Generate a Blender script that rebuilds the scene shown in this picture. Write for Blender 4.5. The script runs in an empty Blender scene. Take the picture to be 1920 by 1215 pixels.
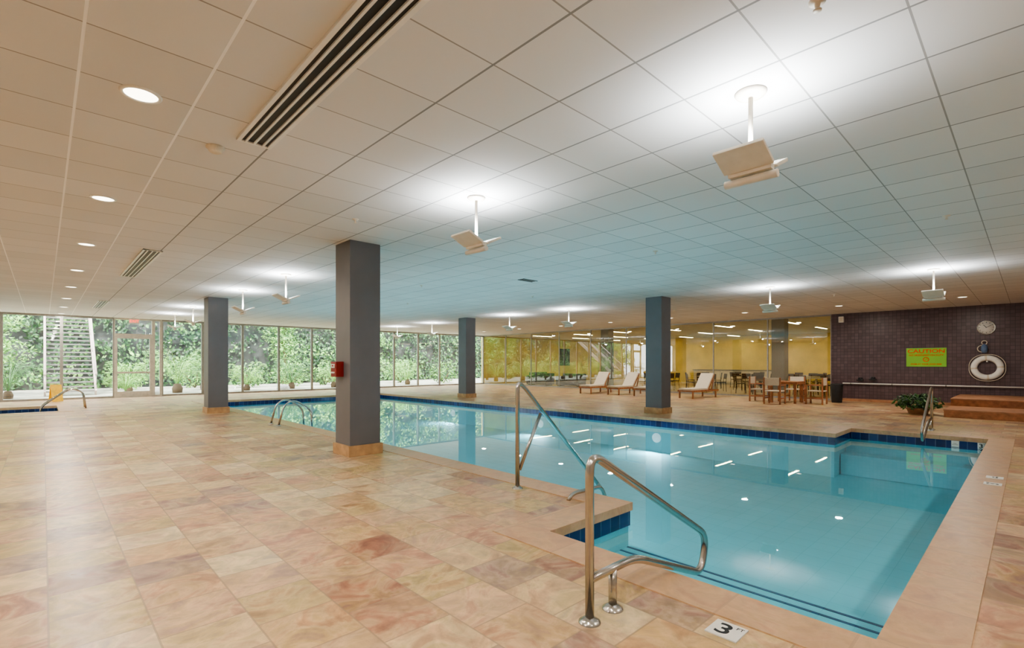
import bpy, bmesh, math, random
from mathutils import Vector, Matrix
from mathutils import noise as mn
random.seed(7)
scene=bpy.context.scene
COL=scene.collection
H=3.20
# ---------------------------------------------------------------- materials
class NT:
    def __init__(s,name):
        s.m=bpy.data.materials.new(name); s.m.use_nodes=True
        s.t=s.m.node_tree; s.t.nodes.clear()
        s.out=s.t.nodes.new('ShaderNodeOutputMaterial')
    def n(s,ty,**k):
        nd=s.t.nodes.new(ty)
        for a,b in k.items(): setattr(nd,a,b)
        return nd
    def l(s,a,b): s.t.links.new(a,b)
    def setin(s,sock,v):
        if hasattr(v,'is_linked') or isinstance(v,bpy.types.NodeSocket): s.l(v,sock)
        else: sock.default_value=v
    def math(s,op,a,b=None,c=None):
        nd=s.n('ShaderNodeMath',operation=op)
        s.setin(nd.inputs[0],a)
        if b is not None: s.setin(nd.inputs[1],b)
        if c is not None: s.setin(nd.inputs[2],c)
        return nd.outputs[0]
    def mix(s,f,a,b,blend='MIX'):
        nd=s.n('ShaderNodeMix',data_type='RGBA',blend_type=blend)
        s.setin(nd.inputs[0],f)
        s.setin(nd.inputs[6],a if not isinstance(a,tuple) else (*a,1) if len(a)==3 else a)
        s.setin(nd.inputs[7],b if not isinstance(b,tuple) else (*b,1) if len(b)==3 else b)
        return nd.outputs[2]
    def obj(s):
        return s.n('ShaderNodeTexCoord').outputs['Object']
    def noise(s,vec,scale,detail=3,rough=.5,dist=0):
        nd=s.n('ShaderNodeTexNoise'); s.l(vec,nd.inputs['Vector'])
        nd.inputs['Scale'].default_value=scale; nd.inputs['Detail'].default_value=detail
        nd.inputs['Roughness'].default_value=rough; nd.inputs['Distortion'].default_value=dist
        return nd
    def ramp(s,f,stops,interp='LINEAR'):
        nd=s.n('ShaderNodeValToRGB'); nd.color_ramp.interpolation=interp
        e=nd.color_ramp.elements
        while len(e)<len(stops): e.new(.5)
        for i,(p,c) in enumerate(stops):
            e[i].position=p; e[i].color=(*c,1)
        s.l(f,nd.inputs[0]); return nd.outputs[0]
    def schlick(s,f0,normal=None):
        lw=s.n('ShaderNodeLayerWeight'); lw.inputs['Blend'].default_value=.5
        if normal is not None: s.l(normal,lw.inputs['Normal'])
        return s.math('MULTIPLY_ADD',s.math('POWER',lw.outputs['Facing'],5.0),1-f0,f0)
    def bsdf(s,color,rough=.5,metal=0,bump=None,bstr=.1,bdist=.01,spec=None,emis=None,estr=0):
        b=s.n('ShaderNodeBsdfPrincipled')
        s.setin(b.inputs['Base Color'],(*color,1) if isinstance(color,tuple) else color)
        s.setin(b.inputs['Roughness'],rough); s.setin(b.inputs['Metallic'],metal)
        if spec is not None: b.inputs['Specular IOR Level'].default_value=spec
        if emis is not None:
            b.inputs['Emission Color'].default_value=(*emis,1); b.inputs['Emission Strength'].default_value=estr
        if bump is not None:
            bp=s.n('ShaderNodeBump'); bp.inputs['Strength'].default_value=bstr; bp.inputs['Distance'].default_value=bdist
            s.l(bump,bp.inputs['Height']); s.l(bp.outputs[0],b.inputs['Normal'])
        s.l(b.outputs[0],s.out.inputs[0]); return b

def pm(name,color,rough=.5,metal=0,scale=12,amt=.12,bstr=.05,spec=None,emis=None,estr=0):
    t=NT(name); o=t.obj(); nz=t.noise(o,scale,4)
    d=tuple(c*(1-amt) for c in color); h=tuple(min(1,c*(1+amt)) for c in color)
    c=t.ramp(nz.outputs['Fac'],[(.3,d),(.7,h)])
    t.bsdf(c,rough,metal,nz.outputs['Fac'],bstr,.005,spec,emis,estr)
    return t.m

def slate_mat(name,s,stops,grout=(.30,.21,.13),offset=.5,tint=None,vmix=.46):
    t=NT(name); o=t.obj(); sp=t.n('ShaderNodeSeparateXYZ'); t.l(o,sp.inputs[0])
    u=t.math('DIVIDE',t.math('SUBTRACT',sp.outputs[0],.02),s); col=t.math('FLOOR',u)
    off=t.math('MULTIPLY',t.math('FLOORED_MODULO',col,2.0),offset)
    v=t.math('ADD',t.math('DIVIDE',sp.outputs[1],s),off); row=t.math('FLOOR',v)
    cb=t.n('ShaderNodeCombineXYZ'); t.l(col,cb.inputs[0]); t.l(row,cb.inputs[1])
    wn=t.n('ShaderNodeTexWhiteNoise',noise_dimensions='2D'); t.l(cb.outputs[0],wn.inputs['Vector'])
    base=t.ramp(wn.outputs['Value'],stops,'CONSTANT' if len(stops)>4 else 'LINEAR')
    vm=t.n('ShaderNodeVectorMath',operation='MULTIPLY_ADD'); t.l(wn.outputs['Color'],vm.inputs[0]); vm.inputs[1].default_value=(40,40,40); t.l(o,vm.inputs[2])
    n1=t.noise(vm.outputs[0],2.6,5,.58,1.7); n2=t.noise(vm.outputs[0],7,6,.65,.8); n3=t.noise(vm.outputs[0],1.7,3,.5,1.0)
    vein=t.ramp(n1.outputs['Fac'],[(.31,(.22,.085,.05)),(.42,(.50,.25,.13)),(.5,(.70,.50,.27)),(.58,(.50,.35,.13)),(.69,(.25,.16,.135))])
    fm=t.math('MULTIPLY',n3.outputs['Fac'],vmix*1.9)
    c=t.mix(fm,base,vein)
    f=t.ramp(n2.outputs['Fac'],[(.3,(.70,.70,.70)),(.7,(1.16,1.16,1.16))])
    c=t.mix(1.0,c,f,'MULTIPLY')
    fu=t.math('FRACT',u); fv=t.math('FRACT',v)
    du=t.math('MINIMUM',fu,t.math('SUBTRACT',1.0,fu)); dv=t.math('MINIMUM',fv,t.math('SUBTRACT',1.0,fv))
    dm=t.math('MINIMUM',du,dv); g=t.math('LESS_THAN',dm,.012)
    c=t.mix(t.math('MULTIPLY',g,.65),c,grout)
    if tint: c=t.mix(tint[1],c,tint[0])
    hgt=t.math('ADD',t.math('MULTIPLY',g,-.6),t.math('MULTIPLY',n2.outputs['Fac'],.5))
    r=t.math('MULTIPLY_ADD',n2.outputs['Fac'],.3,.20)
    t.bsdf(c,r,0,hgt,.25,.004,spec=.42)
    return t.m
SLATE=[(0,(.52,.32,.18)),(.12,(.66,.49,.28)),(.24,(.54,.29,.185)),(.35,(.50,.37,.16)),(.46,(.59,.38,.24)),(.57,(.72,.58,.37)),(.67,(.31,.13,.085)),(.75,(.29,.19,.18)),(.83,(.58,.37,.18)),(.92,(.40,.21,.135)),(.97,(.23,.12,.10))]
M={}
M['slate']=slate_mat('slate_floor',.40,SLATE)
M['coping']=slate_mat('coping_stone',.6,[(0,(.53,.32,.18)),(.5,(.60,.38,.23)),(1,(.52,.31,.19))],offset=0,tint=((.58,.36,.22),.5))
M['plinth']=pm('plinth_stone',(.50,.31,.16),.45,scale=8,amt=.2)
M['cafe_floor']=pm('cafe_floor',(.42,.33,.20),.3,scale=3,amt=.15)

def ceiling_mat():
    t=NT('ceiling_tile'); o=t.obj(); sp=t.n('ShaderNodeSeparateXYZ'); t.l(o,sp.inputs[0])
    s=.61
    u=t.math('DIVIDE',t.math('SUBTRACT',sp.outputs[0],.16),s); v=t.math('DIVIDE',t.math('SUBTRACT',sp.outputs[1],.43),s)
    fu=t.math('FRACT',u); fv=t.math('FRACT',v)
    du=t.math('MINIMUM',fu,t.math('SUBTRACT',1.0,fu)); dv=t.math('MINIMUM',fv,t.math('SUBTRACT',1.0,fv))
    gu=t.math('LESS_THAN',du,.013); gv=t.math('LESS_THAN',dv,.009)
    nz=t.noise(o,60,3)
    cb=t.n('ShaderNodeCombineXYZ'); t.l(t.math('FLOOR',u),cb.inputs[0]); t.l(t.math('FLOOR',v),cb.inputs[1])
    wn=t.n('ShaderNodeTexWhiteNoise',noise_dimensions='2D'); t.l(cb.outputs[0],wn.inputs['Vector'])
    c=t.ramp(wn.outputs['Value'],[(0,(.66,.65,.64)),(1,(.72,.71,.70))])
    c=t.mix(gv,c,(.34,.33,.32))  # groove shadow painted into the cross lines
    left=t.math('LESS_THAN',sp.outputs[0],1.1)
    lc=t.mix(left,(.28,.28,.28),(.95,.94,.93))  # reflection painted white into the left lines, shadow dark into the others
    c=t.mix(gu,c,lc)
    hgt=t.math('ADD',t.math('MULTIPLY',nz.outputs['Fac'],.15),t.math('MULTIPLY',t.math('MAXIMUM',gu,gv),-.8))
    t.bsdf(c,.8,0,hgt,.2,.003,spec=.25)
    return t.m
M['ceiling']=ceiling_mat()

def grid_mat(name,s,colors,grout,ax='xyz',rough=.2,gw=.06):
    t=NT(name); o=t.obj(); sp=t.n('ShaderNodeSeparateXYZ'); t.l(o,sp.inputs[0])
    a=t.math('ADD',sp.outputs[0],sp.outputs[1]) if ax=='xyz' else sp.outputs[1]
    u=t.math('DIVIDE',a,s); v=t.math('DIVIDE',t.math('ADD',sp.outputs[2],.07),s)
    cb=t.n('ShaderNodeCombineXYZ'); t.l(t.math('FLOOR',u),cb.inputs[0]); t.l(t.math('FLOOR',v),cb.inputs[1])
    wn=t.n('ShaderNodeTexWhiteNoise',noise_dimensions='2D'); t.l(cb.outputs[0],wn.inputs['Vector'])
    c=t.ramp(wn.outputs['Value'],[(0,colors[0]),(1,colors[1])])
    fu=t.math('FRACT',u); fv=t.math('FRACT',v)
    dm=t.math('MINIMUM',t.math('MINIMUM',fu,t.math('SUBTRACT',1.0,fu)),t.math('MINIMUM',fv,t.math('SUBTRACT',1.0,fv)))
    g=t.math('LESS_THAN',dm,gw/2)
    c=t.mix(g,c,grout)
    t.bsdf(c,rough,0,t.math('SUBTRACT',1.0,g),.3,.003)
    return t.m
M['bluetile']=grid_mat('blue_waterline_tile',.15,((.006,.016,.08),(.012,.04,.17)),(.08,.14,.28))
M['browntile']=grid_mat('brown_mosaic_tile',.11,((.092,.058,.064),(.135,.086,.094)),(.052,.034,.040),ax='y',rough=.35,gw=.1)
M['basin']=pm('pool_plaster',(.38,.79,.86),.7,scale=2,amt=.03)
M['step_blue']=pm('step_nosing_blue',(.02,.05,.16),.3)

def water_mat():
    t=NT('pool_water'); o=t.obj(); nz=t.noise(o,1.1,1,.3)
    bp=t.n('ShaderNodeBump'); bp.inputs['Strength'].default_value=.009; bp.inputs['Distance'].default_value=.05; t.l(nz.outputs['Fac'],bp.inputs['Height'])
    tr=t.n('ShaderNodeBsdfTransparent'); tr.inputs[0].default_value=(.62,.88,.94,1)
    gl=t.n('ShaderNodeBsdfGlossy'); gl.inputs['Roughness'].default_value=.012; gl.inputs[0].default_value=(.97,1,1,1); t.l(bp.outputs[0],gl.inputs['Normal'])
    mx=t.n('ShaderNodeMixShader'); t.l(t.schlick(.075,bp.outputs[0]),mx.inputs[0]); t.l(tr.outputs[0],mx.inputs[1]); t.l(gl.outputs[0],mx.inputs[2])
    t.l(mx.outputs[0],t.out.inputs[0]); return t.m
M['water']=water_mat()
def glass_mat(name,tint,f0=.05):
    t=NT(name)
    tr=t.n('ShaderNodeBsdfTransparent')
    nz=t.noise(t.obj(),.5,1); c=t.ramp(nz.outputs['Fac'],[(.3,tint),(.7,tuple(min(1,x*1.02) for x in tint))]); t.l(c,tr.inputs[0])
    gl=t.n('ShaderNodeBsdfGlossy'); gl.inputs['Roughness'].default_value=.01
    mx=t.n('ShaderNodeMixShader'); t.l(t.schlick(f0),mx.inputs[0]); t.l(tr.outputs[0],mx.inputs[1]); t.l(gl.outputs[0],mx.inputs[2])
    t.l(mx.outputs[0],t.out.inputs[0]); return t.m
M['glass']=glass_mat('window_glass',(.94,.97,.96),.12)
M['cafeglass']=glass_mat('cafe_glass',(.92,.88,.68),.22)
M['frame']=pm('aluminium_frame',(.34,.33,.31),.4,.3)
M['framelight']=pm('door_frame_light',(.60,.57,.50),.4)
M['column']=pm('column_paint',(.155,.152,.165),.45,scale=3,amt=.05)
M['wall_beige']=pm('beige_wall',(.62,.57,.52),.8)
M['yellow']=pm('yellow_wall_paint',(.78,.61,.19),.8,scale=1.5,amt=.1)
M['white']=pm('white_paint',(.80,.78,.73),.4,amt=.04)
M['cream']=pm('cream_metal',(.70,.63,.53),.45,amt=.05)
M['black']=pm('black_plastic',(.02,.02,.022),.45)
M['steel']=pm('brushed_stainless_steel',(.50,.48,.45),.24,1,scale=40,amt=.05,bstr=.02)
M['wood']=pm('teak_wood',(.36,.15,.065),.45,scale=9,amt=.3)
M['benchwood']=pm('bench_wood',(.38,.19,.10),.5,scale=6,amt=.25)
M['canvas']=pm('cream_canvas',(.66,.58,.46),.85,scale=50,amt=.08)
M['red']=pm('red_enamel',(.24,.012,.01),.35)
M['yellowplastic']=pm('yellow_plastic',(.9,.55,.04),.4)
M['green_sign']=pm('green_sign_face',(.25,.58,.06),.5,scale=3,amt=.05)
M['orange_ink']=pm('orange_ink',(.75,.11,.02),.6)
M['blueitem']=pm('blue_grey_nylon',(.12,.18,.30),.7)
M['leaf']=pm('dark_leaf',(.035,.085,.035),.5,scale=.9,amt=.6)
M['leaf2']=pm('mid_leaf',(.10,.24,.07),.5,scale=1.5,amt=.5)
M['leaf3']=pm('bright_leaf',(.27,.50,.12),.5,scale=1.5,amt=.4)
M['bark']=pm('bark',(.12,.08,.05),.9)
M['soil']=pm('garden_gravel',(.42,.41,.34),.9,scale=3,amt=.35)
M['ivywall']=pm('ivy_wall_base',(.06,.065,.06),.9,scale=2,amt=.5)
M['concrete']=pm('concrete',(.52,.50,.45),.8)
M['stairgrey']=pm('stair_grey',(.17,.16,.15),.6)
M['stringer']=pm('stair_stringer_paint',(.55,.44,.40),.6)
M['sofa']=pm('dark_upholstery',(.035,.035,.04),.8)
M['emit_warm']=pm('lamp_lens_warm',(1,.95,.8),.4,emis=(1,.93,.75),estr=5)
M['emit_white']=pm('lamp_lens_white',(.8,.8,.8),.4,emis=(.93,.97,1),estr=.8)
M['emit_cafe']=pm('linear_light_lens',(1,.95,.8),.4,emis=(1,.92,.68),estr=38)
M['emit_red']=pm('exit_letters',(1,.1,.05),.4,emis=(1,.08,.03),estr=3)
# ---------------------------------------------------------------- mesh helpers
def box(bm,c,s,mat=0,rot=None,bev=0):
    r=bmesh.ops.create_cube(bm,size=1)
    vs=r['verts']; bmesh.ops.scale(bm,verts=vs,vec=s)
    if bev>0:
        es=list({e for v in vs for e in v.link_edges})
        rb=bmesh.ops.bevel(bm,geom=es,offset=bev,segments=2,affect='EDGES',profile=.7)
        vs=list({v for f in rb['faces'] for v in f.verts}|{v for v in vs if v.is_valid})
    mt=Matrix.Translation(c)
    if rot is not None: mt=mt@rot
    bmesh.ops.transform(bm,verts=vs,matrix=mt)
    for f in {f for v in vs for f in v.link_faces}: f.material_index=mat
def fillet(pts,r,n=6):
    pts=[Vector(p) for p in pts]; out=[pts[0]]
    for i in range(1,len(pts)-1):
        p0,p,p1=pts[i-1],pts[i],pts[i+1]
        a=p+(p0-p).normalized()*min(r,(p-p0).length*.48); b=p+(p1-p).normalized()*min(r,(p-p1).length*.48)
        for k in range(n+1):
            t=k/n; out.append(a*(1-t)**2+p*2*t*(1-t)+b*t*t)
    out.append(pts[-1]); return out
def pipe(bm,pts,r,seg=12,mat=0):
    pts=[Vector(p) for p in pts]; rings=[]
    t0=(pts[1]-pts[0]).normalized(); up=Vector((0,0,1)) if abs(t0.z)<.9 else Vector((0,1,0))
    nrm=t0.cross(up).normalized()
    for i,p in enumerate(pts):
        t=(pts[min(i+1,len(pts)-1)]-pts[max(i-1,0)]).normalized()
        nrm=(nrm-t*nrm.dot(t)).normalized(); b=t.cross(nrm)
        rr=r[i] if isinstance(r,(list,tuple)) else r
        rings.append([bm.verts.new(p+nrm*math.cos(a)*rr+b*math.sin(a)*rr) for a in [2*math.pi*k/seg for k in range(seg)]])
    for i in range(len(rings)-1):
        for k in range(seg):
            f=bm.faces.new((rings[i][k],rings[i][(k+1)%seg],rings[i+1][(k+1)%seg],rings[i+1][k])); f.material_index=mat; f.smooth=True
    for rg in (rings[0][::-1],rings[-1]):
        f=bm.faces.new(rg); f.material_index=mat
def lathe(bm,prof,c=(0,0,0),seg=32,mat=0,rot=None,smooth=True):
    rings=[]; mt=Matrix.Translation(c)
    if rot is not None: mt=mt@rot
    for (r,z) in prof:
        if r<1e-5: rings.append([bm.verts.new(mt@Vector((0,0,z)))])
        else: rings.append([bm.verts.new(mt@Vector((r*math.cos(2*math.pi*k/seg),r*math.sin(2*math.pi*k/seg),z))) for k in range(seg)])
    for i in range(len(rings)-1):
        A,B=rings[i],rings[i+1]
        for k in range(seg):
            k2=(k+1)%seg
            if len(A)==1 and len(B)==1: continue
            if len(A)==1: f=bm.faces.new((A[0],B[k],B[k2]))
            elif len(B)==1: f=bm.faces.new((A[k],B[0],A[k2]))
            else: f=bm.faces.new((A[k],B[k],B[k2],A[k2]))
            f.material_index=mat; f.smooth=smooth
def torus(bm,R,r,c=(0,0,0),rot=None,seg=40,ms=12,mat=0,squash=1):
    mt=Matrix.Translation(c)
    if rot is not None: mt=mt@rot
    g=[[bm.verts.new(mt@Vector(((R+r*math.cos(b))*math.cos(a),(R+r*math.cos(b))*math.sin(a),r*math.sin(b)*squash))) for b in [2*math.pi*j/ms for j in range(ms)]] for a in [2*math.pi*i/seg for i in range(seg)]]
    for i in range(seg):
        for j in range(ms):
            f=bm.faces.new((g[i][j],g[(i+1)%seg][j],g[(i+1)%seg][(j+1)%ms],g[i][(j+1)%ms])); f.smooth=True
            f.material_index=mat(i) if callable(mat) else mat
def mk(name,bm,mats,parent=None,loc=(0,0,0),fixn=True):
    if fixn: bmesh.ops.recalc_face_normals(bm,faces=bm.faces)
    me=bpy.data.meshes.new(name); bm.to_mesh(me); bm.free()
    for m in (mats if isinstance(mats,(list,tuple)) else [mats]): me.materials.append(M[m] if isinstance(m,str) else m)
    ob=bpy.data.objects.new(name,me); COL.objects.link(ob); ob.location=loc
    if parent: ob.parent=parent
    return ob
def root(name,label,cat,loc=(0,0,0),rz=0,group=None):
    e=bpy.data.objects.new(name,None); COL.objects.link(e); e.location=loc; e.rotation_euler=(0,0,rz); e.empty_display_size=.1
    tag(e,label,cat,group); return e
def tag(o,label,cat,group=None):
    o['label']=label; o['category']=cat
    if group: o['group']=group
def dup(o,loc,rz=None,label=None):
    n=o.copy(); COL.objects.link(n); n.location=loc
    if rz is not None: n.rotation_euler=(0,0,rz)
    if label: n['label']=label
    def rec(src,dst):
        for ch in list(src.children):
            c=ch.copy(); COL.objects.link(c); c.parent=dst; rec(ch,c)
    rec(o,n); return n
def structure(o): o['kind']='structure'; return o
def B(): return bmesh.new()
def text_mesh(s,size,mat,name,parent,loc,rot,ext=.002,sx=1,bold=0):
    cu=bpy.data.curves.new(name,'FONT'); cu.body=s; cu.size=size; cu.extrude=ext; cu.align_x='CENTER'; cu.align_y='CENTER'; cu.offset=bold
    tmp=bpy.data.objects.new(name,cu); COL.objects.link(tmp); bpy.context.view_layer.update()
    me=bpy.data.meshes.new_from_object(tmp); bpy.data.objects.remove(tmp)
    me.materials.clear(); me.materials.append(M[mat])
    ob=bpy.data.objects.new(name,me); COL.objects.link(ob); ob.parent=parent; ob.location=loc
    ob.rotation_euler=rot.to_euler() if isinstance(rot,Matrix) else rot; ob.scale=(sx,1,1)
    return ob
def Rx(a): return Matrix.Rotation(a,4,'X')
def Ry(a): return Matrix.Rotation(a,4,'Y')
def Rz(a): return Matrix.Rotation(a,4,'Z')
WALLROT=Matrix(((0,0,-1),(-1,0,0),(0,1,0)))   # local x->-Y, y->Z, z->-X

# ---------------------------------------------------------------- shell
XW,YN,XG,XC=-4.0,25.2,21.3,34.0; YS=-4.0; YB=5.13
pool=[(4.19,20.6),(4.19,2.74),(2.97,2.74),(2.97,.5),(12.4,.5),(12.4,2.65),(11.2,2.65),(11.2,20.6)]
tub=[(-2.9,21.8),(-2.9,19.2),(.35,19.2),(.35,21.8)]
def inpool(x,y):
    if 4.19<x<11.2 and .5<y<20.6: return True
    if 2.97<x<4.2 and .5<y<2.74: return True
    if 11.19<x<12.4 and .5<y<2.65: return True
    if -2.9<x<.35 and 19.2<y<21.8: return True
    return False
bm=B(); xs=sorted([XW,-2.9,.35,2.97,4.19,11.2,12.4,XG]); ys=sorted([YS,.5,2.65,2.74,19.2,20.6,21.8,YN])
vd={}
def gv(x,y):
    if (x,y) not in vd: vd[(x,y)]=bm.verts.new((x,y,0))
    return vd[(x,y)]
for i in range(len(xs)-1):
    for j in range(len(ys)-1):
        if not inpool((xs[i]+xs[i+1])/2,(ys[j]+ys[j+1])/2):
            bm.faces.new((gv(xs[i],ys[j]),gv(xs[i+1],ys[j]),gv(xs[i+1],ys[j+1]),gv(xs[i],ys[j+1])))
structure(mk('floor',bm,'slate'))
bm=B(); box(bm,((XG+XC)/2,(YB+YN)/2,-.05),(XC-XG,YN-YB,.1)); structure(mk('floor_cafe',bm,'cafe_floor'))
bm=B(); box(bm,((XW+XC)/2,(YS+YN)/2,H+.1),(XC-XW+.4,YN-YS+.2,.2)); structure(mk('ceiling',bm,'ceiling'))
def wall(name,c,s,mat):
    bm=B(); box(bm,c,s); return structure(mk(name,bm,mat))
wall('wall_west',(XW-.1,(YS+YN)/2,H/2),(.2,YN-YS,H),'wall_beige')
wall('wall_south',((XW+XG)/2,YS-.1,H/2),(XG-XW,.2,H),'wall_beige')
wall('wall_east',(XG+.1,(YS+YB)/2,H/2),(.2,YB-YS,H),'browntile')
wall('wall_cafe_south',((XG+.2+XC)/2,YB-.1,H/2),(XC-XG-.2,.2,H),'yellow')
wall('wall_cafe_east',(XC+.1,(YB+YN)/2,H/2),(.2,YN-YB,H),'yellow')
wall('wall_cafe_north',((XG+XC)/2,YN+.1,H/2),(XC-XG,.2,H),'yellow')
def window(name,p0,p1,axis,z0,z1,fr,gl,mw=.06,dp=.1,rail=.07):
    bm=B(); L=p1-p0; c=(p0+p1)/2
    def bx(a,za,la,lz,d,m):
        if axis=='x': box(bm,(a,0,za),(la,d,lz),m)
        else: box(bm,(0,a,za),(d,la,lz),m)
    bx(p0+mw/4-c,(z0+z1)/2,mw/2,z1-z0,dp,0); bx(p1-mw/4-c,(z0+z1)/2,mw/2,z1-z0,dp,0)
    if rail>0:
        bx(0,z0+rail/2,L-mw,rail,dp,0); bx(0,z1-rail/2,L-mw,rail,dp,0)
    h=L/2-mw*.45
    q=[(-h,z0+rail*.9),(h,z0+rail*.9),(h,z1-rail*.9),(-h,z1-rail*.9)]
    f=bm.faces.new([bm.verts.new((a,0,z) if axis=='x' else (0,a,z)) for a,z in q]); f.material_index=1
    o=mk(name,bm,[fr,gl]); o.location=(c,YN,0) if axis=='x' else (XG,c,0)
    return structure(o)
mull=[-4,-2.62,-1.08,.5,2.05]
rest=[3.62,5.1,6.7,8.3,9.9,11.45,13.0,14.6,16.2,17.75,19.3,XG]
k=1
for a,b in zip(mull[:-1],mull[1:]): window(f'window_{k}',a,b,'x',0,H,'frame','glass',mw=.09); k+=1
window(f'window_{k}',2.05,3.30,'x',2.5,H,'framelight','glass'); k+=1
window(f'window_{k}',3.30,3.62,'x',0,H,'framelight','glass',mw=.16); k+=1
for a,b in zip(rest[:-1],rest[1:]): window(f'window_{k}',a,b,'x',0,H,'frame','glass',mw=.09); k+=1
yg=[YB+i*(YN-YB)/9 for i in range(10)]
for a,b in zip(yg[:-1],yg[1:]): window(f'window_{k}',a,b,'y',0,H,'frame','cafeglass',mw=.045,dp=.05,rail=.06); k+=1
bm=B()
for cx in (2.05+.05,3.30-.05): box(bm,(cx-2.675,0,1.25),(.1,.1,2.5))
box(bm,(0,0,2.44),(1.05,.1,.12)); box(bm,(0,0,.12),(1.05,.08,.24))
f=bm.faces.new([bm.verts.new(p) for p in ((-.53,0,.24),(.53,0,.24),(.53,0,2.38),(-.53,0,2.38))]); f.material_index=1
box(bm,(0,0,1.0),(1.05,.05,.08))
d=structure(mk('door_1',bm,['framelight','glass'])); d.location=(2.675,YN,0)
bm=B(); pipe(bm,fillet([(.42,-.05,.9),(.42,-.11,.9),(.42,-.11,1.25),(.42,-.05,1.25)],.03),.012); mk('handle',bm,'steel',d)
# ---------------------------------------------------------------- pool
def offs(poly,dist):
    n=len(poly); out=[]
    for i in range(n):
        p0,p,p1=Vector(poly[i-1]),Vector(poly[i]),Vector(poly[(i+1)%n])
        e0=(p-p0).normalized(); e1=(p1-p).normalized()
        n0=Vector((e0.y,-e0.x)); n1=Vector((e1.y,-e1.x))
        out.append(p+n0*dist+n1*dist)
    return out
def ring(bm,inn,out,z0,z1):
    n=len(inn); V=lambda p,z: bm.verts.new((p[0],p[1],z))
    a=[V(p,z1) for p in inn]; b=[V(p,z1) for p in out]; c=[V(p,z0) for p in inn]; dd=[V(p,z0) for p in out]
    for i in range(n):
        j=(i+1)%n
        bm.faces.new((a[i],b[i],b[j],a[j])); bm.faces.new((c[i],a[i],a[j],c[j])); bm.faces.new((b[i],dd[i],dd[j],b[j])); bm.faces.new((dd[i],c[i],c[j],dd[j]))
def basin(name,poly,depth,wl,label,cat,cop=.3):
    bm=B(); n=len(poly)
    t=[bm.verts.new((p[0],p[1],-.005)) for p in poly]; b=[bm.verts.new((p[0],p[1],-depth)) for p in poly]
    for i in range(n): bm.faces.new((t[i],t[(i+1)%n],b[(i+1)%n],b[i]))
    bm.faces.new(b)
    r=mk(name,bm,'basin'); tag(r,label,cat)
    bm=B(); ring(bm,offs(poly,-.03),offs(poly,cop),-.07,.008); mk('coping',bm,'coping',r)
    bm=B(); ring(bm,offs(poly,-.012),offs(poly,-.001),-.22,-.07); mk('waterline_tile',bm,'bluetile',r)
    bm=B(); vs=[bm.verts.new((p[0],p[1],-wl)) for p in offs(poly,-.013)]; bm.faces.new(vs); mk('water',bm,'water',r)
    return r
DP=.85
P=basin('swimming_pool',pool,DP,.17,'large turquoise indoor swimming pool with stone coping and blue waterline tile','swimming pool')
T=basin('hot_tub',tub,.9,.12,'sunken hot tub with dark blue tile rim near the windows','hot tub')
def step(x0,x1,y0,y1,zt,stripes=()):
    bm=B(); zb=-DP+.005; box(bm,((x0+x1)/2,(y0+y1)/2,(zt+zb)/2),(x1-x0,y1-y0,zt-zb))
    for xx in stripes: box(bm,(xx,(y0+y1)/2,zt+.002),(.025,y1-y0,.006),1)
    mk('pool_step',bm,['basin','step_blue'],P)
step(2.985,3.45,.515,2.725,-.27); step(3.45,4.20,.515,2.725,-.42,(4.03,4.15))
step(12.0,12.385,.515,2.635,-.30); step(11.6,12.0,.515,2.635,-.44)
def added_pool_light(loc,sg):  # underwater lamps added to brighten the water and basin
    bm=B(); lathe(bm,[(0,.02),(.09,.02),(.11,.012),(.12,0),(.12,-.01)],rot=Ry(math.pi/2*sg))
    o=mk('added_pool_light_lens',bm,'emit_white',P); o.location=loc
    ld=bpy.data.lights.new('added_pool_glow','AREA'); ld.shape='DISK'; ld.size=.25; ld.energy=42; ld.color=(.88,.97,1)
    lo=bpy.data.objects.new('added_pool_glow',ld); COL.objects.link(lo); lo.parent=P
    lo.location=(loc[0]+.06*sg,loc[1],loc[2]); lo.rotation_euler=(0,-math.pi/2*sg,0)
for y in (4.5,8.5,12.5,17.5): added_pool_light((4.2,y,-.5),1)
for y in (6.5,10.5,15): added_pool_light((11.19,y,-.5),-1)
# ---------------------------------------------------------------- columns
def column(loc,label):
    s=.49; bm=B(); box(bm,(s/2,s/2,(H+.16)/2),(s,s,H-.16),bev=.006)
    c=mk('column',bm,'column'); tag(c,label,'column','square gray columns'); c.location=loc
    bm=B(); box(bm,(s/2,s/2,.08),(s+.06,s+.06,.16),bev=.006); mk('plinth',bm,'plinth',c); return c
lb='square dark gray painted column with stone plinth'
c1=column((3.27,6.9,0),lb+' and red alarm box beside pool')
column((3.27,15.5,0),lb+' beside pool'); column((12.15,6.9,0),lb+' on the lounge side of pool'); column((12.2,15.5,0),lb+' on the lounge side of pool')
column((21.8,6.9,0),'gray column behind the cafe glass'); column((21.8,15.5,0),'gray column behind the cafe glass')
r=root('fire_alarm','red wall-mounted fire alarm box on the gray column','fire alarm',(3.27,7.2,1.29))
bm=B(); box(bm,(-.06,0,0),(.12,.19,.23),bev=.012); mk('housing',bm,'red',r)
bm=B(); box(bm,(-.125,0,.05),(.012,.11,.06),bev=.004); mk('name_plate',bm,'white',r)
bm=B(); box(bm,(-.13,0,-.05),(.02,.1,.025),bev=.004); mk('pull_lever',bm,'white',r)
text_mesh('FIRE',.035,'red','lettering',r,(-.132,0,.05),WALLROT)
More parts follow.
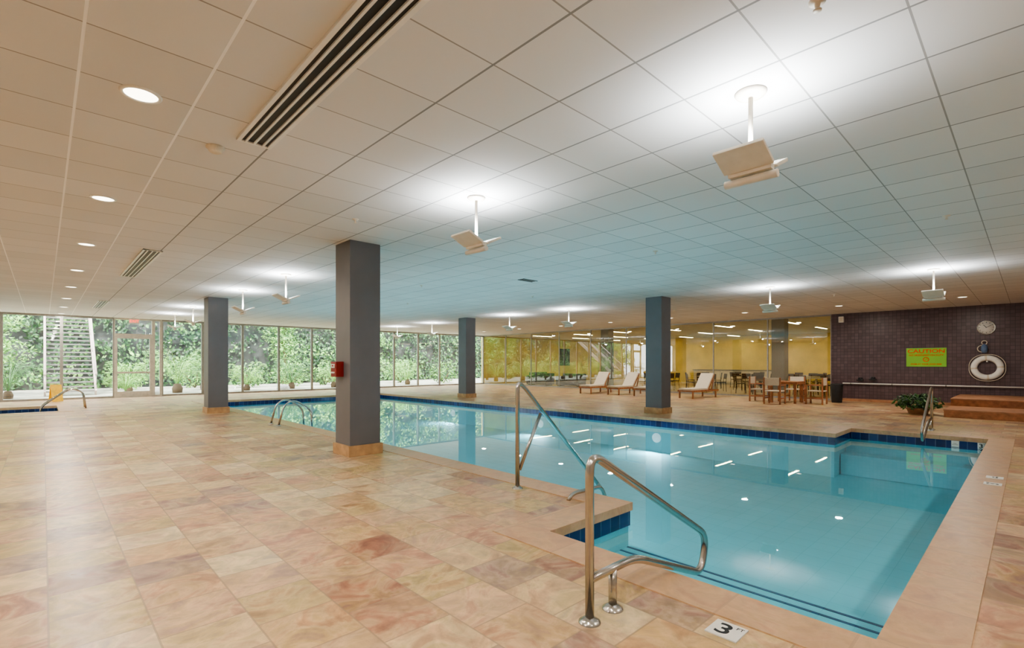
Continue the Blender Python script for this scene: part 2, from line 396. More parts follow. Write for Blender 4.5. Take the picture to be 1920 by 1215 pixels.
# ---------------------------------------------------------------- uplights
TL=math.radians(25)
U=root('pendant_uplight','white ceiling-hung twin-wing uplight on a thin rod','ceiling lamp',(3.45,1.3,H),0,'twin-wing pool uplights')
bm=B(); lathe(bm,[(0,-.035),(.05,-.035),(.09,-.022),(.10,-.008),(.10,0),(0,0)]); mk('canopy',bm,'cream',U)
bm=B(); pipe(bm,[(0,0,-.02),(0,0,-.50)],.015,16); mk('rod',bm,'cream',U)
bm=B(); box(bm,(0,0,-.53),(.07,.28,.045),bev=.01); pipe(bm,[(0,-.17,-.585),(0,.17,-.585)],.027,14); mk('housing',bm,'cream',U)
for sg in (-1,1):
    bm=B(); R=Ry(-sg*TL); box(bm,(sg*.13,0,-.475),(.21,.32,.025),0,R,bev=.006)
    box(bm,(sg*.13-sg*.006,0,-.463),(.14,.24,.006),1,R)
    mk('wing',bm,['cream','emit_white'],U)
    ld=bpy.data.lights.new('uplight_beam','AREA'); ld.shape='RECTANGLE'; ld.size=.12; ld.size_y=.22; ld.energy=15; ld.color=(.92,.97,1)
    lo=bpy.data.objects.new('uplight_beam',ld); COL.objects.link(lo); lo.parent=U; lo.location=(sg*.12,0,-.452); lo.rotation_euler=(math.pi,-TL*sg,0)
for (ux,uy) in [(3.45,4.2),(3.6,10.5),(3.6,13.5),(3.5,18.6),(3.5,21.6),(12.5,1.3),(12.6,4.3),(12.8,10.7),(12.7,13.5),(12.7,18.6),(12.7,21.6)]:
    dup(U,(ux,uy,H))
# ---------------------------------------------------------------- downlights
D=root('recessed_downlight','round recessed ceiling downlight with white trim ring','ceiling light',(.48,4.15,H),0,'recessed downlights')
bm=B(); lathe(bm,[(.095,-.002),(.098,-.01),(.115,-.008),(.12,0)]); mk('trim_ring',bm,'white',D)
bm=B(); lathe(bm,[(0,-.004),(.096,-.004),(.096,0)]); mk('lens',bm,'emit_warm',D)
ld=bpy.data.lights.new('downlight_beam','AREA'); ld.shape='DISK'; ld.size=.18; ld.energy=42; ld.color=(1,.93,.83)
lo=bpy.data.objects.new('downlight_beam',ld); COL.objects.link(lo); lo.parent=D; lo.location=(0,0,-.02)
for i in range(1,8): dup(D,(.48,4.15+2.9*i,H))
for i in range(0,8): dup(D,(18.3,1.3+2.9*i,H))
for p in [(.48,1.25),(.48,-1.6),(4,-1.6),(8,-1.6),(12.5,-1.6),(-2.2,2.7),(-2.2,8.5),(-2.2,14.3)]: dup(D,(p[0],p[1],H))  # further downlights added out of view to raise the ambient light
# ---------------------------------------------------------------- ceiling bits
def diffuser(x0,x1,y0,y1,name='ceiling_slot_diffuser'):
    w=x1-x0; r=root(name,'long white linear slot air diffuser with dark slots','air vent',((x0+x1)/2,(y0+y1)/2,H),0,'linear slot diffusers'); L=y1-y0
    bm=B(); box(bm,(0,0,-.004),(w-.01,L-.01,.008)); mk('dark_slot',bm,'black',r)
    bm=B()
    for i in range(5):
        xx=-w/2+ (i)*(w/4); ww=.03 if i in(0,4) else .016
        box(bm,(min(max(xx,-w/2+.015),w/2-.015),0,-.010),(ww,L,.02),bev=.002)
    for s in (-1,1): box(bm,(0,s*(L/2-.012),-.010),(w,.024,.018))
    mk('vane_frame',bm,'white',r)
diffuser(1.13,1.39,.6,4.42); diffuser(1.15,1.41,9.7,13.0); diffuser(1.15,1.41,18.5,21.2)
r=root('smoke_detector','small round beige smoke detector on the ceiling','smoke detector',(1.05,4.73,H))
bm=B(); lathe(bm,[(.07,0),(.07,-.015),(.055,-.02),(.05,-.04),(.035,-.05),(0,-.052)]); mk('detector_body',bm,'canvas',r)
r=root('ceiling_vent','small rectangular dark ceiling vent','air vent',(7.7,7.6,H))
bm=B(); box(bm,(0,0,-.004),(.4,.14,.008)); mk('vent_opening',bm,'black',r)
bm=B(); box(bm,(0,.08,-.006),(.44,.02,.012)); box(bm,(0,-.08,-.006),(.44,.02,.012)); box(bm,(0,0,-.006),(.4,.01,.012)); mk('vent_frame',bm,'stairgrey',r)
S=root('sprinkler','small chrome ceiling sprinkler head','sprinkler',(2.86,5.88,H),0,'ceiling sprinklers')
bm=B(); lathe(bm,[(.04,0),(.038,-.01),(.015,-.012),(.012,-.03),(.006,-.04),(.02,-.045),(.02,-.05),(0,-.05)]); mk('sprinkler_head',bm,'cream',S)
for p in [(8.07,.72),(2.82,.74),(7.2,4.2),(9.6,9.3),(6.4,9.8),(8,13),(15.2,3.6),(15.8,8.5)]: dup(S,(p[0],p[1],H))
r=root('exit_sign','ceiling-hung exit sign with red letters above the garden door','exit sign',(2.65,24.8,3.06))
bm=B(); box(bm,(0,0,0),(.34,.04,.2),bev=.005); box(bm,(0,0,.12),(.05,.03,.04)); mk('sign_box',bm,'white',r)
text_mesh('EXIT',.15,'emit_red','lettering',r,(0,-.022,0),Rx(math.pi/2))
# ---------------------------------------------------------------- rails
def entry_rail(loc,rz,label):
    r=root('pool_handrail',label,'handrail',loc,rz)
    bm=B(); pts=fillet([(0,0,0),(0,0,.905),(1.37,0,.14),(1.29,0,-.117),(.43,0,.228),(0,0,.228)],.12,8); pipe(bm,pts,.024,16); mk('rail',bm,'steel',r)
    bm=B(); pipe(bm,[(.21,0,0),(.21,0,.228)],.024,16); mk('post',bm,'steel',r)
    for xx in (0,.21):
        bm=B(); lathe(bm,[(.024,.03),(.032,.026),(.058,.008),(.06,0)],(xx,0,0)); mk('flange',bm,'steel',r)
    return r
entry_rail((2.11,1.62,0),0,'stainless steel stair handrail descending into the near pool steps')
entry_rail((13.35,1.42,0),math.pi,'stainless steel stair handrail at the far pool steps')
r=root('pool_handrail','tall braced stainless steel grab rail sloping into the water','handrail',(3.79,3.9,0))
bm=B(); pipe(bm,fillet([(0,0,0),(0,0,1.17),(.10,0,1.12),(1.52,0,-.25)],.1,8),.024,16); mk('rail',bm,'steel',r)
bm=B(); pipe(bm,[(.03,0,.20),(.37,0,.80)],.02,14); mk('brace',bm,'steel',r)
bm=B(); lathe(bm,[(.024,.03),(.032,.026),(.058,.008),(.06,0)]); mk('flange',bm,'steel',r)
bm=B(); pipe(bm,fillet([(.03,-.7,0),(.10,-.7,.06),(.58,-.7,.05),(.75,-.7,-.25)],.08,6),.02,14); mk('lower_bar',bm,'steel',r)
def ladder(loc,rz,label):
    r=root('pool_ladder',label,'pool ladder',loc,rz)
    for yy in (0,.5):
        bm=B(); pipe(bm,fillet([(0,yy,0),(.12,yy,.46),(.35,yy,.56),(.72,yy,.30),(.78,yy,-.8)],.16,8),.021,14); mk('rail',bm,'steel',r)
        bm=B(); lathe(bm,[(.022,.025),(.05,.008),(.052,0)],(0,yy,0)); mk('flange',bm,'steel',r)
    for z in (-.35,-.65):
        bm=B(); box(bm,(.76,.25,z),(.09,.5,.03),bev=.005); mk('rung',bm,'steel',r)
    return r
ladder((3.75,11.4,0),0,'stainless steel pool ladder with two curved rails')
r=root('hot_tub_rail','pair of pale curved grab rails at the hot tub edge','handrail',(.95,20.0,0))
for yy in (0,.6):
    bm=B(); pipe(bm,fillet([(0,yy,0),(-.05,yy,.5),(-.35,yy,.62),(-1.0,yy,.1),(-1.05,yy,-.5)],.15,8),.021,12); mk('rail',bm,'steel',r)
# ---------------------------------------------------------------- depth markers
def marker(loc,rot,txt,small,label,s=.15):
    r=root('depth_marker',label,'depth marker tile',loc); r.rotation_euler=rot.to_euler()
    bm=B(); box(bm,(0,0,.004),(s,s,.008),bev=.002); mk('tile',bm,'white',r)
    text_mesh(txt,s*(.95 if len(txt)<3 else .2),'black','lettering',r,(-s*.08 if small else 0,-s*.03,.008),(0,0,0),.001,1.15,bold=.002 if len(txt)<3 else 0)
    if small: text_mesh(small,s*.22,'black','small_lettering',r,(s*.32,s*.28,.008),(0,0,0),.001)
I3=Matrix.Identity(3)
marker((2.55,1.08,0),Matrix.Rotation(-math.pi/2,3,'Z'),'3','FT','white depth tile with black 3 FT in the deck',.16)
marker((7.8,.30,.008),I3,'3','FT','white depth tile with black 3 FT on the coping')
marker((8.25,.30,.008),I3,'NO\nDIVING','','white no diving tile on the coping')
marker((12.386,.98,-.13),WALLROT,'NO\nDIVING','','white no diving tile in the waterline band',.11)
marker((12.386,.62,-.13),WALLROT,'3','FT','white depth tile in the waterline band',.11)
# ---------------------------------------------------------------- brown wall items
XF=XG
r=root('wall_clock','round white wall clock with dark rim on brown tile','clock',(XF,.96,2.49))
rt=Ry(-math.pi/2)
bm=B(); lathe(bm,[(0,.03),(.19,.03),(.195,.045),(.215,.04),(.22,.0)],rot=rt); mk('case',bm,'steel',r)
bm=B(); lathe(bm,[(0,.034),(.19,.034),(.19,.03)],rot=rt); mk('dial',bm,'white',r)
for i in range(12):
    bm=B(); a=i*math.pi/6; box(bm,(-.036,.16*math.sin(a),.16*math.cos(a)),(.003,.012,.03),rot=Rx(-a)); mk('tick_mark',bm,'black',r)
bm=B(); box(bm,(-.038,.03,.04),(.003,.014,.11),rot=Rx(-.7)); mk('hour_hand',bm,'black',r)
bm=B(); box(bm,(-.040,-.05,.03),(.003,.010,.15),rot=Rx(1.0)); mk('minute_hand',bm,'black',r)
r=root('caution_sign','lime green caution sign with orange lettering on brown tile','sign',(XF,2.41,1.575))
bm=B(); box(bm,(-.008,0,0),(.016,1.03,.62),bev=.003); mk('panel',bm,'green_sign',r)
text_mesh('CAUTION',.17,'orange_ink','heading_lettering',r,(-.019,0,.20),WALLROT,sx=1.25,bold=.004)
text_mesh('NO LIFEGUARD ON DUTY',.075,'orange_ink','line_lettering',r,(-.019,0,.07),WALLROT,bold=.002)
bm=B(); torus(bm,.07,.012,(-.02,0,-.07),rot=rt,ms=6); box(bm,(-.02,0,-.07),(.008,.014,.13),rot=Rx(.7)); mk('pictogram',bm,'orange_ink',r)
text_mesh('SWIM AT YOUR OWN RISK',.065,'orange_ink','line_lettering',r,(-.019,0,-.23),WALLROT,bold=.002)
r=root('life_ring','white life ring with rope hanging on brown tile wall','life ring',(XF-.09,.94,1.24))
bm=B(); torus(bm,.30,.085,rot=rt,mat=lambda i:1 if i%10 in(0,) else 0,squash=.8); mk('buoy',bm,['white','canvas'],r)
bm=B(); pts=[]
for i in range(33):
    a=2*math.pi*i/32; rr=.41+.02*abs(math.sin(2*a)); pts.append((-.02,rr*math.cos(a),rr*math.sin(a)))
pipe(bm,pts,.01,8); mk('rope',bm,'canvas',r)
bm=B(); box(bm,(.04,0,.20),(.09,.05,.04)); mk('hook',bm,'steel',r)
r=root('throw_bag','blue gray rescue throw bag hanging on a hook','rescue bag',(XF-.13,1.0,1.86))
bm=B(); lathe(bm,[(0,-.16),(.06,-.15),(.08,-.05),(.07,.06),(.03,.11),(0,.12)],seg=20); mk('bag',bm,'blueitem',r)
bm=B(); torus(bm,.06,.012,(0,0,.16),rot=rt); torus(bm,.10,.012,(-.01,.06,-.03),rot=rt@Rx(.4)); mk('strap',bm,'canvas',r)
bm=B(); box(bm,(.065,0,.21),(.13,.02,.02)); mk('hook',bm,'steel',r)
r=root('rescue_pole','long white horizontal rescue pole on brackets along wall','rescue pole',(XF-.09,2.1,.65))
bm=B(); pipe(bm,[(0,-3.0,0),(0,2.65,0)],.022,12); mk('pole',bm,'white',r)
for yy in (-2.2,-.2,1.2,2.4):
    bm=B(); box(bm,(.045,yy,-.02),(.09,.03,.05)); torus(bm,.03,.008,(0,yy,0),rot=Rx(math.pi/2),seg=16,ms=6); mk('bracket',bm,'black',r)
for yy,zz in ((4.22,.82),(3.85,.85)):
    r=root('wall_hook_caddy','small dark holder mounted above the rescue pole','wall holder',(XF,yy,zz),0,'dark wall holders')
    bm=B(); box(bm,(-.02,0,0),(.04,.12,.1),bev=.005); pipe(bm,fillet([(-.04,-.04,-.02),(-.13,-.04,-.02),(-.13,-.04,.04)],.03),.014,8); pipe(bm,fillet([(-.04,.04,-.02),(-.13,.04,-.02),(-.13,.04,.04)],.03),.014,8); box(bm,(-.11,0,-.05),(.12,.2,.05),bev=.01); mk('holder',bm,'black',r)
r=root('wall_speaker','small white wall-mounted speaker near the ceiling','speaker',(XF,4.8,2.98))
bm=B(); box(bm,(-.06,0,0),(.12,.16,.22),bev=.015); box(bm,(-.122,0,0),(.004,.12,.17),1); mk('cabinet',bm,['white','cream'],r)
bm=B(); box(bm,(XF-.012,(YS+YB)/2,.05),(.024,YB-YS,.1)); structure(mk('baseboard_east',bm,'benchwood'))
r=root('trash_bin','slim black round trash bin beside the tiled wall','trash bin',(20.2,4.7,0))
bm=B(); lathe(bm,[(0,0),(.15,0),(.16,.03),(.19,.6),(.185,.62),(.17,.6),(.15,.05),(0,.04)]); mk('bin_body',bm,'black',r)
bm=B(); lathe(bm,[(.192,.60),(.2,.62),(.19,.65),(.1,.67),(.09,.62)]); mk('lid_ring',bm,'black',r)
r=root('wooden_bench','low two-tier wooden bench platform along the tiled wall','bench',(16.7,-.8,0))
for (x0,x1,z) in ((0,1.6,.2),(1.6,4.4,.40)):
    bm=B(); y0,y1=-3.1,2.35; n=7
    box(bm,((x0+x1)/2,(y0+y1)/2,(z-.03)/2),(x1-x0-.02,y1-y0-.02,z-.03),1)
    for i in range(n):
        w=(x1-x0)/n; box(bm,(x0+w*(i+.5),(y0+y1)/2,z-.015),(w-.012,y1-y0,.03),bev=.003)
    mk('bench_tier',bm,['benchwood','wood'],r)
# ---------------------------------------------------------------- foliage helpers
def leaves(bm,c,rad,n,size,rng,mats=1,flat=False):
    for i in range(n):
        a=rng.uniform(0,2*math.pi); z=rng.uniform(-1,1); q=math.sqrt(1-z*z); rr=rng.uniform(.6,1.05)
        dv=Vector((q*math.cos(a),q*math.sin(a),z)); p=Vector(c)+Vector((dv.x*rad[0],dv.y*rad[1],dv.z*rad[2]))*rr
        if p.z<.02: p.z=.02+rng.uniform(0,.1)
        t=Vector((rng.gauss(0,1),rng.gauss(0,1),rng.gauss(-.3,.7))).normalized(); b=t.cross((dv+Vector((rng.gauss(0,.5),rng.gauss(0,.5),rng.gauss(.3,.5)))).normalized())
        if b.length<.1: continue
        b.normalize(); s=size*rng.uniform(.6,1.3)
        nn=t.cross(b)
        v=[bm.verts.new(p-t*s),bm.verts.new(p+b*s*.42+nn*s*.1),bm.verts.new(p+t*s),bm.verts.new(p-b*s*.42+nn*s*.1)]
        f=bm.faces.new(v); f.material_index=rng.randrange(mats)
def frond(bm,base,az,L,rise,rng,mat=0):
    prev=None; d=Vector((math.cos(az),math.sin(az),0)); side=Vector((-d.y,d.x,0)); N=12
    for i in range(N+1):
        t=i/N; p=Vector(base)+d*(L*t*(1-.15*t))+Vector((0,0,rise*math.sin(t*2.3)-.25*L*t*t))
        p.z=max(p.z,.03)
        if i>1:
            w=L*.20*math.sin(math.pi*min(1,t*.9+.1))+.03
            for s in (-1,1):
                tip=p+side*s*w+d*w*.5+Vector((0,0,.03)); h=L*.016
                f=bm.faces.new([bm.verts.new(p-d*h),bm.verts.new((p+tip)/2-d*h+Vector((0,0,.03))),bm.verts.new(tip),bm.verts.new((p+tip)/2+d*h+Vector((0,0,.03)))]); f.material_index=mat
                p2=p+d*(L/N*.5); tip=tip+d*(L/N*.5)
                f=bm.faces.new([bm.verts.new(p2-d*h),bm.verts.new((p2+tip)/2-d*h+Vector((0,0,.03))),bm.verts.new(tip),bm.verts.new((p2+tip)/2+d*h+Vector((0,0,.03)))]); f.material_index=mat
        if prev is not None:
            hh=side*.008
            f=bm.faces.new([bm.verts.new(prev-hh),bm.verts.new(prev+hh),bm.verts.new(p+hh),bm.verts.new(p-hh)]); f.material_index=mat
        prev=p
rng=random.Random(3)
r=root('potted_plant','leafy green potted plant beside the wooden bench','potted plant',(17.25,2.12,0))
bm=B(); lathe(bm,[(0,0),(.2,0),(.25,.14),(.26,.16),(.25,.17),(.2,.14),(0,.13)]); mk('pot',bm,'benchwood',r)
bm=B(); leaves(bm,(0,0,.32),(.48,.54,.22),560,.07,rng,2); mk('foliage',bm,['leaf2','leaf'],r,fixn=False)
# ---------------------------------------------------------------- loungers
def lounger(loc,rz,label):
    r=root('chaise_lounge',label,'lounge chair',loc,rz,'wooden chaise lounges')
    bm=B()
    for s in (-1,1): box(bm,(.98,s*.31,.29),(1.9,.035,.07),bev=.005)
    box(bm,(.05,0,.29),(.035,.6,.06)); box(bm,(1.9,0,.29),(.035,.6,.06))
    for i in range(12): box(bm,(.12+i*.095,0,.31),(.06,.6,.018))
    mk('frame',bm,'wood',r)
    for xx in (.12,1.75):
        for s in (-1,1):
            bm=B(); box(bm,(xx,s*.29,.135),(.055,.045,.27),bev=.004); mk('leg',bm,'wood',r)
    R=Ry(-math.radians(52))
    bm=B(); cx=1.22+.36*math.cos(math.radians(52)); cz=.33+.36*math.sin(math.radians(52))
    for s in (-1,1): box(bm,(cx,s*.28,cz),(.75,.04,.03),rot=R)
    for i in range(6):
        k=.08+i*.12; box(bm,(1.22+k*math.cos(math.radians(52)),0,.33+k*math.sin(math.radians(52))),(.06,.56,.018),rot=R)
    box(bm,(1.62,.22,.48),(.03,.03,.5),rot=Ry(.35)); box(bm,(1.62,-.22,.48),(.03,.03,.5),rot=Ry(.35))
    mk('backrest',bm,'wood',r)
    bm=B(); box(bm,(.64,0,.355),(1.2,.56,.07),bev=.02); mk('seat_cushion',bm,'canvas',r)
    bm=B(); box(bm,(cx-.04,0,cz+.035),(.78,.56,.07),rot=R,bev=.02); mk('back_cushion',bm,'canvas',r)
    return r
lg=lounger((17.7,13.9,0),.05,'teak chaise lounge with cream cushion and raised back')
dup(lg,(17.9,12.55,0),-.03); dup(lg,(17.9,11.2,0),.04); dup(lg,(18.1,9.3,0),-.1)
# ---------------------------------------------------------------- dining set
r=root('dining_table','square teak dining table with slatted top','table',(18.9,5.9,0))
bm=B()
for i in range(9): box(bm,(-.4+i*.1,0,.735),(.09,.9,.03),bev=.003)
box(bm,(0,.42,.69),(.86,.03,.07)); box(bm,(0,-.42,.69),(.86,.03,.07)); box(bm,(.41,0,.69),(.03,.8,.07)); box(bm,(-.41,0,.69),(.03,.8,.07))
mk('tabletop',bm,'wood',r)
for sx in (-1,1):
    for sy in (-1,1):
        bm=B(); box(bm,(sx*.37,sy*.37,.36),(.07,.07,.72),bev=.004); mk('leg',bm,'wood',r)
def dchair(loc,rz,label):
    r=root('dining_chair',label,'chair',loc,rz,'teak chairs around the table')
    for sx,h in ((-.24,.64),(.24,.90)):
        for sy in (-.25,.25):
            bm=B(); box(bm,(sx,sy,h/2),(.045,.045,h),bev=.004); mk('leg',bm,'wood',r)
    for sy in (-.25,.25):
        bm=B(); box(bm,(0,sy,.64),(.54,.06,.03),bev=.005); mk('armrest',bm,'wood',r)
    bm=B(); box(bm,(0,0,.44),(.5,.48,.035),bev=.01); mk('seat',bm,'canvas',r)
    bm=B(); box(bm,(.24,0,.76),(.022,.5,.26),bev=.006); mk('backrest',bm,'canvas',r)
    for sy in (-.25,.25):
        bm=B(); box(bm,(0,sy,.2),(.46,.025,.04)); mk('stretcher',bm,'wood',r)
    return r
dc=dchair((19.75,5.9,0),0,'teak armchair with cream canvas seat and back')
dup(dc,(18.0,6.0,0),math.pi); dup(dc,(18.85,6.8,0),math.pi/2); dup(dc,(18.95,5.0,0),-math.pi/2)
# ---------------------------------------------------------------- cafe furniture
def cafechair(loc,rz):
    bm=B()
    for sx in (-.19,.19):
        for sy in (-.2,.2): pipe(bm,[(sx*1.1,sy*1.1,0),(sx,sy,.45)],.014,8)
    for sy in (-.2,.2): pipe(bm,[(.19,sy,.45),(.25,sy,.86)],.014,8)
    box(bm,(0,0,.455),(.42,.42,.03),bev=.01); box(bm,(.235,0,.74),(.02,.4,.26),rot=Ry(.12),bev=.006)
    o=mk('cafe_chair',bm,'black'); o.location=loc; o.rotation_euler=(0,0,rz); tag(o,'black metal cafe chair behind the glass','chair','black cafe chairs'); return o
def cafetable(loc):
    bm=B(); lathe(bm,[(0,.72),(.4,.72),(.405,.74),(.4,.755),(0,.755)]); pipe(bm,[(0,0,.02),(0,0,.73)],.035,12); lathe(bm,[(0,.04),(.05,.04),(.25,.015),(.26,0),(0,0)])
    o=mk('cafe_table',bm,['cream']); o.location=loc; tag(o,'round pale cafe table on a pedestal','table','round cafe tables'); return o
ct=None; cc=None
for i,(tx,ty) in enumerate([(23.6,8.6),(23.6,11),(23.6,13.4),(26.3,7.2),(26.3,9.8),(26.3,12.4),(29.2,8.2),(29.2,11.2),(23.8,6.3)]):
    if ct is None: ct=cafetable((tx,ty,0))
    else: dup(ct,(tx,ty,0))
    for j in range(4):
        a=j*math.pi/2+.4+i*.3; px,py=tx+.68*math.cos(a),ty+.68*math.sin(a)
        if cc is None: cc=cafechair((px,py,0),a)
        else: dup(cc,(px,py,0),a)
def sofa(loc,rz):
    r=root('sofa','dark upholstered lounge sofa behind the glass','sofa',loc,rz,'dark cafe sofas')
    bm=B(); box(bm,(0,0,.2),(1.7,.8,.28),bev=.03); mk('sofa_base',bm,'sofa',r)
    bm=B(); box(bm,(0,.34,.52),(1.7,.16,.46),bev=.04); mk('backrest',bm,'sofa',r)
    for s in (-1,1):
        bm=B(); box(bm,(s*.78,0,.42),(.16,.8,.36),bev=.04); mk('armrest',bm,'sofa',r)
        bm=B(); box(bm,(s*.35,-.04,.39),(.66,.62,.14),bev=.04); mk('seat_cushion',bm,'sofa',r)
        bm=B(); box(bm,(s*.75,0,.03),(.06,.6,.06)); mk('leg',bm,'black',r)
    return r
sf=sofa((22.9,21.5,0),-math.pi/2); dup(sf,(22.9,19.0,0),-math.pi/2); dup(sf,(25.5,23.8,0),0)
r=root('wall_screen','large dark rectangular screen on the yellow wall','screen',(29.6,YN-.03,1.85))
bm=B(); box(bm,(0,0,0),(1.2,.06,1.3),bev=.01); mk('screen_panel',bm,'black',r)
r=root('service_counter','long pale cafe counter with dark top along the far wall','counter',(33.4,13.5,0))
bm=B(); box(bm,(0,0,.45),(.7,5.6,.88),bev=.01); mk('counter_body',bm,'framelight',r)
bm=B(); box(bm,(-.02,0,.92),(.8,5.7,.05),bev=.01); mk('countertop',bm,'stairgrey',r)
for i in range(6):
    bm=B(); box(bm,(-.36,-2.3+i*.92,.47),(.02,.86,.76),bev=.004); mk('cabinet_door',bm,'cream',r)
ll=None
for yy in (7.3,10.3,13.3,16.3,19.3,22.3):
    for xx in (24.0,28.0,32.0):
        if ll is None:
            bm=B(); box(bm,(0,0,-.02),(1.8,.14,.04)); box(bm,(0,0,-.042),(1.74,.10,.006),1)
            ll=mk('linear_ceiling_light',bm,['white','emit_cafe']); ll.location=(xx,yy,H); tag(ll,'slim linear ceiling light glowing warm in the cafe','ceiling light','linear cafe lights')
        else: dup(ll,(xx+(.5 if int(yy)%2 else 0),yy,H))
r=root('wet_floor_sign','yellow folding wet floor sign near the windows','floor sign',(.33,24.2,0),.2)
for s in (-1,1):
    bm=B(); box(bm,(0,s*.13,.31),(.3,.015,.64),rot=Rx(s*.38),bev=.004); mk('panel',bm,'yellowplastic',r)
# ---------------------------------------------------------------- garden
bm=B(); box(bm,(13,33.5,-.1),(48,16.4,.16)); g=mk('garden_ground',bm,'soil'); tag(g,'gravel and soil garden ground outside the windows','ground'); g['kind']='structure'
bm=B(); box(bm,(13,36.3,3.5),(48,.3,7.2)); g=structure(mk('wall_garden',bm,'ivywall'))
rng=random.Random(11)
bm=B(); cnt=0
while cnt<22000:
    x=rng.uniform(-9,36); z=rng.uniform(0,6.8)
    q=mn.noise(Vector((x*.35,z*.5,3.1)))+.5*mn.noise(Vector((x*1.1,z*1.2,7)))
    if q<-.28 and rng.random()<.85: continue
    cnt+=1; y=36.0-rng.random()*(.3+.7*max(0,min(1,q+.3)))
    t=Vector((rng.gauss(0,.6),rng.gauss(0,.3),rng.gauss(-.6,.5))).normalized(); n=Vector((rng.gauss(0,.5),-1,rng.gauss(.4,.4))).normalized(); b=t.cross(n)
    if b.length<.1: continue
    b.normalize(); s=rng.uniform(.06,.15); p=Vector((x,y,z))
    f=bm.faces.new([bm.verts.new(p-t*s),bm.verts.new(p+b*s*.6),bm.verts.new(p+t*s),bm.verts.new(p-b*s*.6)])
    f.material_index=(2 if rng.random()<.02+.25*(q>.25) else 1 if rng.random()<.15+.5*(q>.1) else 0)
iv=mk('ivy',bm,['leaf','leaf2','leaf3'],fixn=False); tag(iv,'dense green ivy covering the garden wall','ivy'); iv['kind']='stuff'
def palm(loc,s,seed,mat='leaf2'):
    rg=random.Random(seed); r=root('sago_palm','low arching green garden palm outside the windows','palm',loc,0,'garden palms')
    bm=B(); lathe(bm,[(0,0),(.14*s,0),(.16*s,.15*s),(.1*s,.3*s),(0,.32*s)],seg=12); mk('trunk',bm,'bark',r)
    bm=B()
    for i in range(26):
        frond(bm,(0,0,.28*s),i*2.4+rg.uniform(-.3,.3),rg.uniform(.8,1.2)*s,rg.uniform(.45,1.3)*s,rg)
    mk('fronds',bm,mat,r,fixn=False)
for i,(x,y,s,m) in enumerate([(4.6,27.8,1.4,'leaf3'),(7.6,27.8,1.0,'leaf3'),(9.9,28.0,1.1,'leaf2'),(3.0,30.0,1.0,'leaf3'),(12.2,27.8,1.1,'leaf3'),(14.6,28.2,1.2,'leaf3'),(-1.0,27.6,1.0,'leaf2'),(17.4,28.3,1.1,'leaf3'),(6.2,30.2,1.3,'leaf2'),(2.6,27.3,.6,'leaf3')]): palm((x,y,-.02),s,i,m)
def bush(loc,rad,n,size,seed,mats,nm='garden_bush',lb='rounded leafy green garden bush'):
    r=root(nm,lb,'bush',loc,0,'garden bushes'); rg=random.Random(seed)
    bm=B()
    for i in range(5):
        a=rg.uniform(0,6.28); pipe(bm,[(0,0,0),(rad[0]*.5*math.cos(a),rad[1]*.5*math.sin(a),rad[2]*1.1)],[.03,.012],6)
    mk('stem',bm,'bark',r)
    bm=B(); leaves(bm,(0,0,rad[2]),rad,n,size,rg,len(mats)); mk('foliage',bm,mats,r,fixn=False)
for i,(x,y,s) in enumerate([(3.1,32.6,1.0),(8.6,31.2,1.0),(10.9,31.0,1.1),(13.2,31.4,1.0),(18.6,31.2,1.2),(-1.9,32.6,1.2),(6.3,33,1.3),(20.5,28.6,1.1)]):
    bush((x,y,-.02),(s,s*.8,s*.7),620,.10,50+i,['leaf2','leaf','leaf3'] if i%2 else ['leaf3','leaf2'])
def tree(loc,h,seed,mats,label,sp=.9):
    rg=random.Random(seed); r=root('garden_tree',label,'tree',loc)
    bm=B(); pipe(bm,[(0,0,0),(.1,0,h*.3),(.02,.1,h*.6),(.15,.05,h)],[.11,.09,.07,.03],10)
    for i in range(6):
        a=i*1.1; z=h*(.45+.08*i); pipe(bm,[(.05,.05,z),(.6*math.cos(a),.6*math.sin(a),z+.5)],[.04,.015],6)
    mk('trunk',bm,'bark',r)
    bm=B()
    for i in range(9):
        a=rg.uniform(0,6.28); d=rg.uniform(0,sp); leaves(bm,(d*math.cos(a),d*math.sin(a),h*rg.uniform(.45,1.05)),(.8,.8,.55),280,.09,rg,len(mats))
    mk('canopy',bm,mats,r,fixn=False)
tree((-1.7,29.6,-.02),3.6,1,['leaf3','leaf3','leaf2'],'bright sunlit leafy garden tree')
tree((15.8,31.2,-.02),3.8,3,['leaf3','leaf2'],'bright sunlit leafy garden tree')
tree((11.4,33.6,-.02),4.2,5,['leaf3','leaf2'],'bright sunlit leafy garden tree',.5)
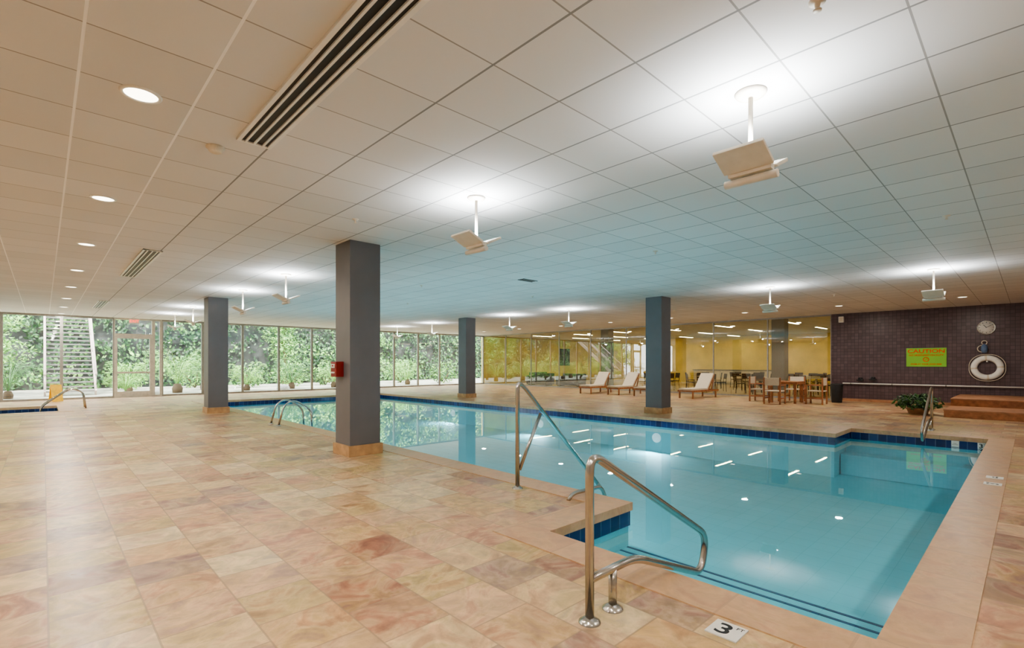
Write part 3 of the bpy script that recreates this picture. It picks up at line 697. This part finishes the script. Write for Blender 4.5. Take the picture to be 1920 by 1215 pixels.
# outdoor stairs
r=root('outdoor_staircase','straight metal outdoor staircase with pale handrails climbing the garden wall','staircase',(0,28.3,-.02))
n=22; rise=.19; run=.24; x0,x1=.08,1.65
for i in range(n):
    bm=B(); box(bm,((x0+x1)/2,i*run+.12,(i+1)*rise),(x1-x0,.27,.06)); mk('tread',bm,'stairgrey',r)
ang=math.atan2(rise,run); Ls=n*math.hypot(rise,run)
for xx in (x0-.03,x1+.03):
    bm=B(); box(bm,(xx,n*run/2,n*rise/2+.1),(.07,Ls,.28),rot=Rx(ang)); mk('stringer',bm,'stringer',r)
    bm=B(); pipe(bm,[(xx,-.1,.9),(xx,n*run,n*rise+.98)],.045,10); pipe(bm,[(xx,-.1,.5),(xx,n*run,n*rise+.55)],.015,8)
    for k2 in range(6):
        q=k2/5*n; pipe(bm,[(xx,q*run,q*rise),(xx,q*run,q*rise+.97)],.02,8)
    mk('handrail',bm,'stringer',r)
bm=B(); box(bm,((x0+x1)/2,n*run+.5,n*rise-.05),(1.9,1.0,.12)); mk('landing',bm,'concrete',r)
for i,(x,y) in enumerate([(3.5,26.4),(8.9,26.4),(13.2,26.5)]):
    bm=B(); bmesh.ops.create_icosphere(bm,subdivisions=3,radius=.32)
    for v in bm.verts:
        v.co*=1+.12*math.sin(v.co.x*9+i)+.1*math.sin(v.co.y*11+2*i); v.co.z*=.55; v.co.z+=.1
    o=mk('garden_boulder',bm,'concrete'); o.location=(x,y,0); tag(o,'pale rounded garden boulder by the windows','rock','garden boulders')
# ---------------------------------------------------------------- light + world
sd=bpy.data.lights.new('sun','SUN'); sd.energy=9.5; sd.angle=.3; sd.color=(1,.96,.88)
so=bpy.data.objects.new('sun',sd); COL.objects.link(so); so.rotation_euler=(math.radians(38),0,math.radians(-25)); so.location=(0,20,15)
w=bpy.data.worlds.new('World'); scene.world=w; w.use_nodes=True; nt=w.node_tree; bg=nt.nodes['Background']
bg.inputs[0].default_value=(.90,.96,1,1); bg.inputs[1].default_value=7.5
# ---------------------------------------------------------------- camera
cd=bpy.data.cameras.new('camera'); cd.lens=36*925/1920; cd.sensor_width=36; cd.shift_y=(681-607.5)/1920; cd.clip_start=.05; cd.clip_end=300
co=bpy.data.objects.new('camera',cd); COL.objects.link(co); co.location=(0,0,1.38); co.rotation_euler=(math.pi/2,0,-math.radians(43.54))
scene.camera=co
scene.view_settings.view_transform='AgX'
scene.view_settings.look='AgX - Medium High Contrast'
scene.view_settings.exposure=.24
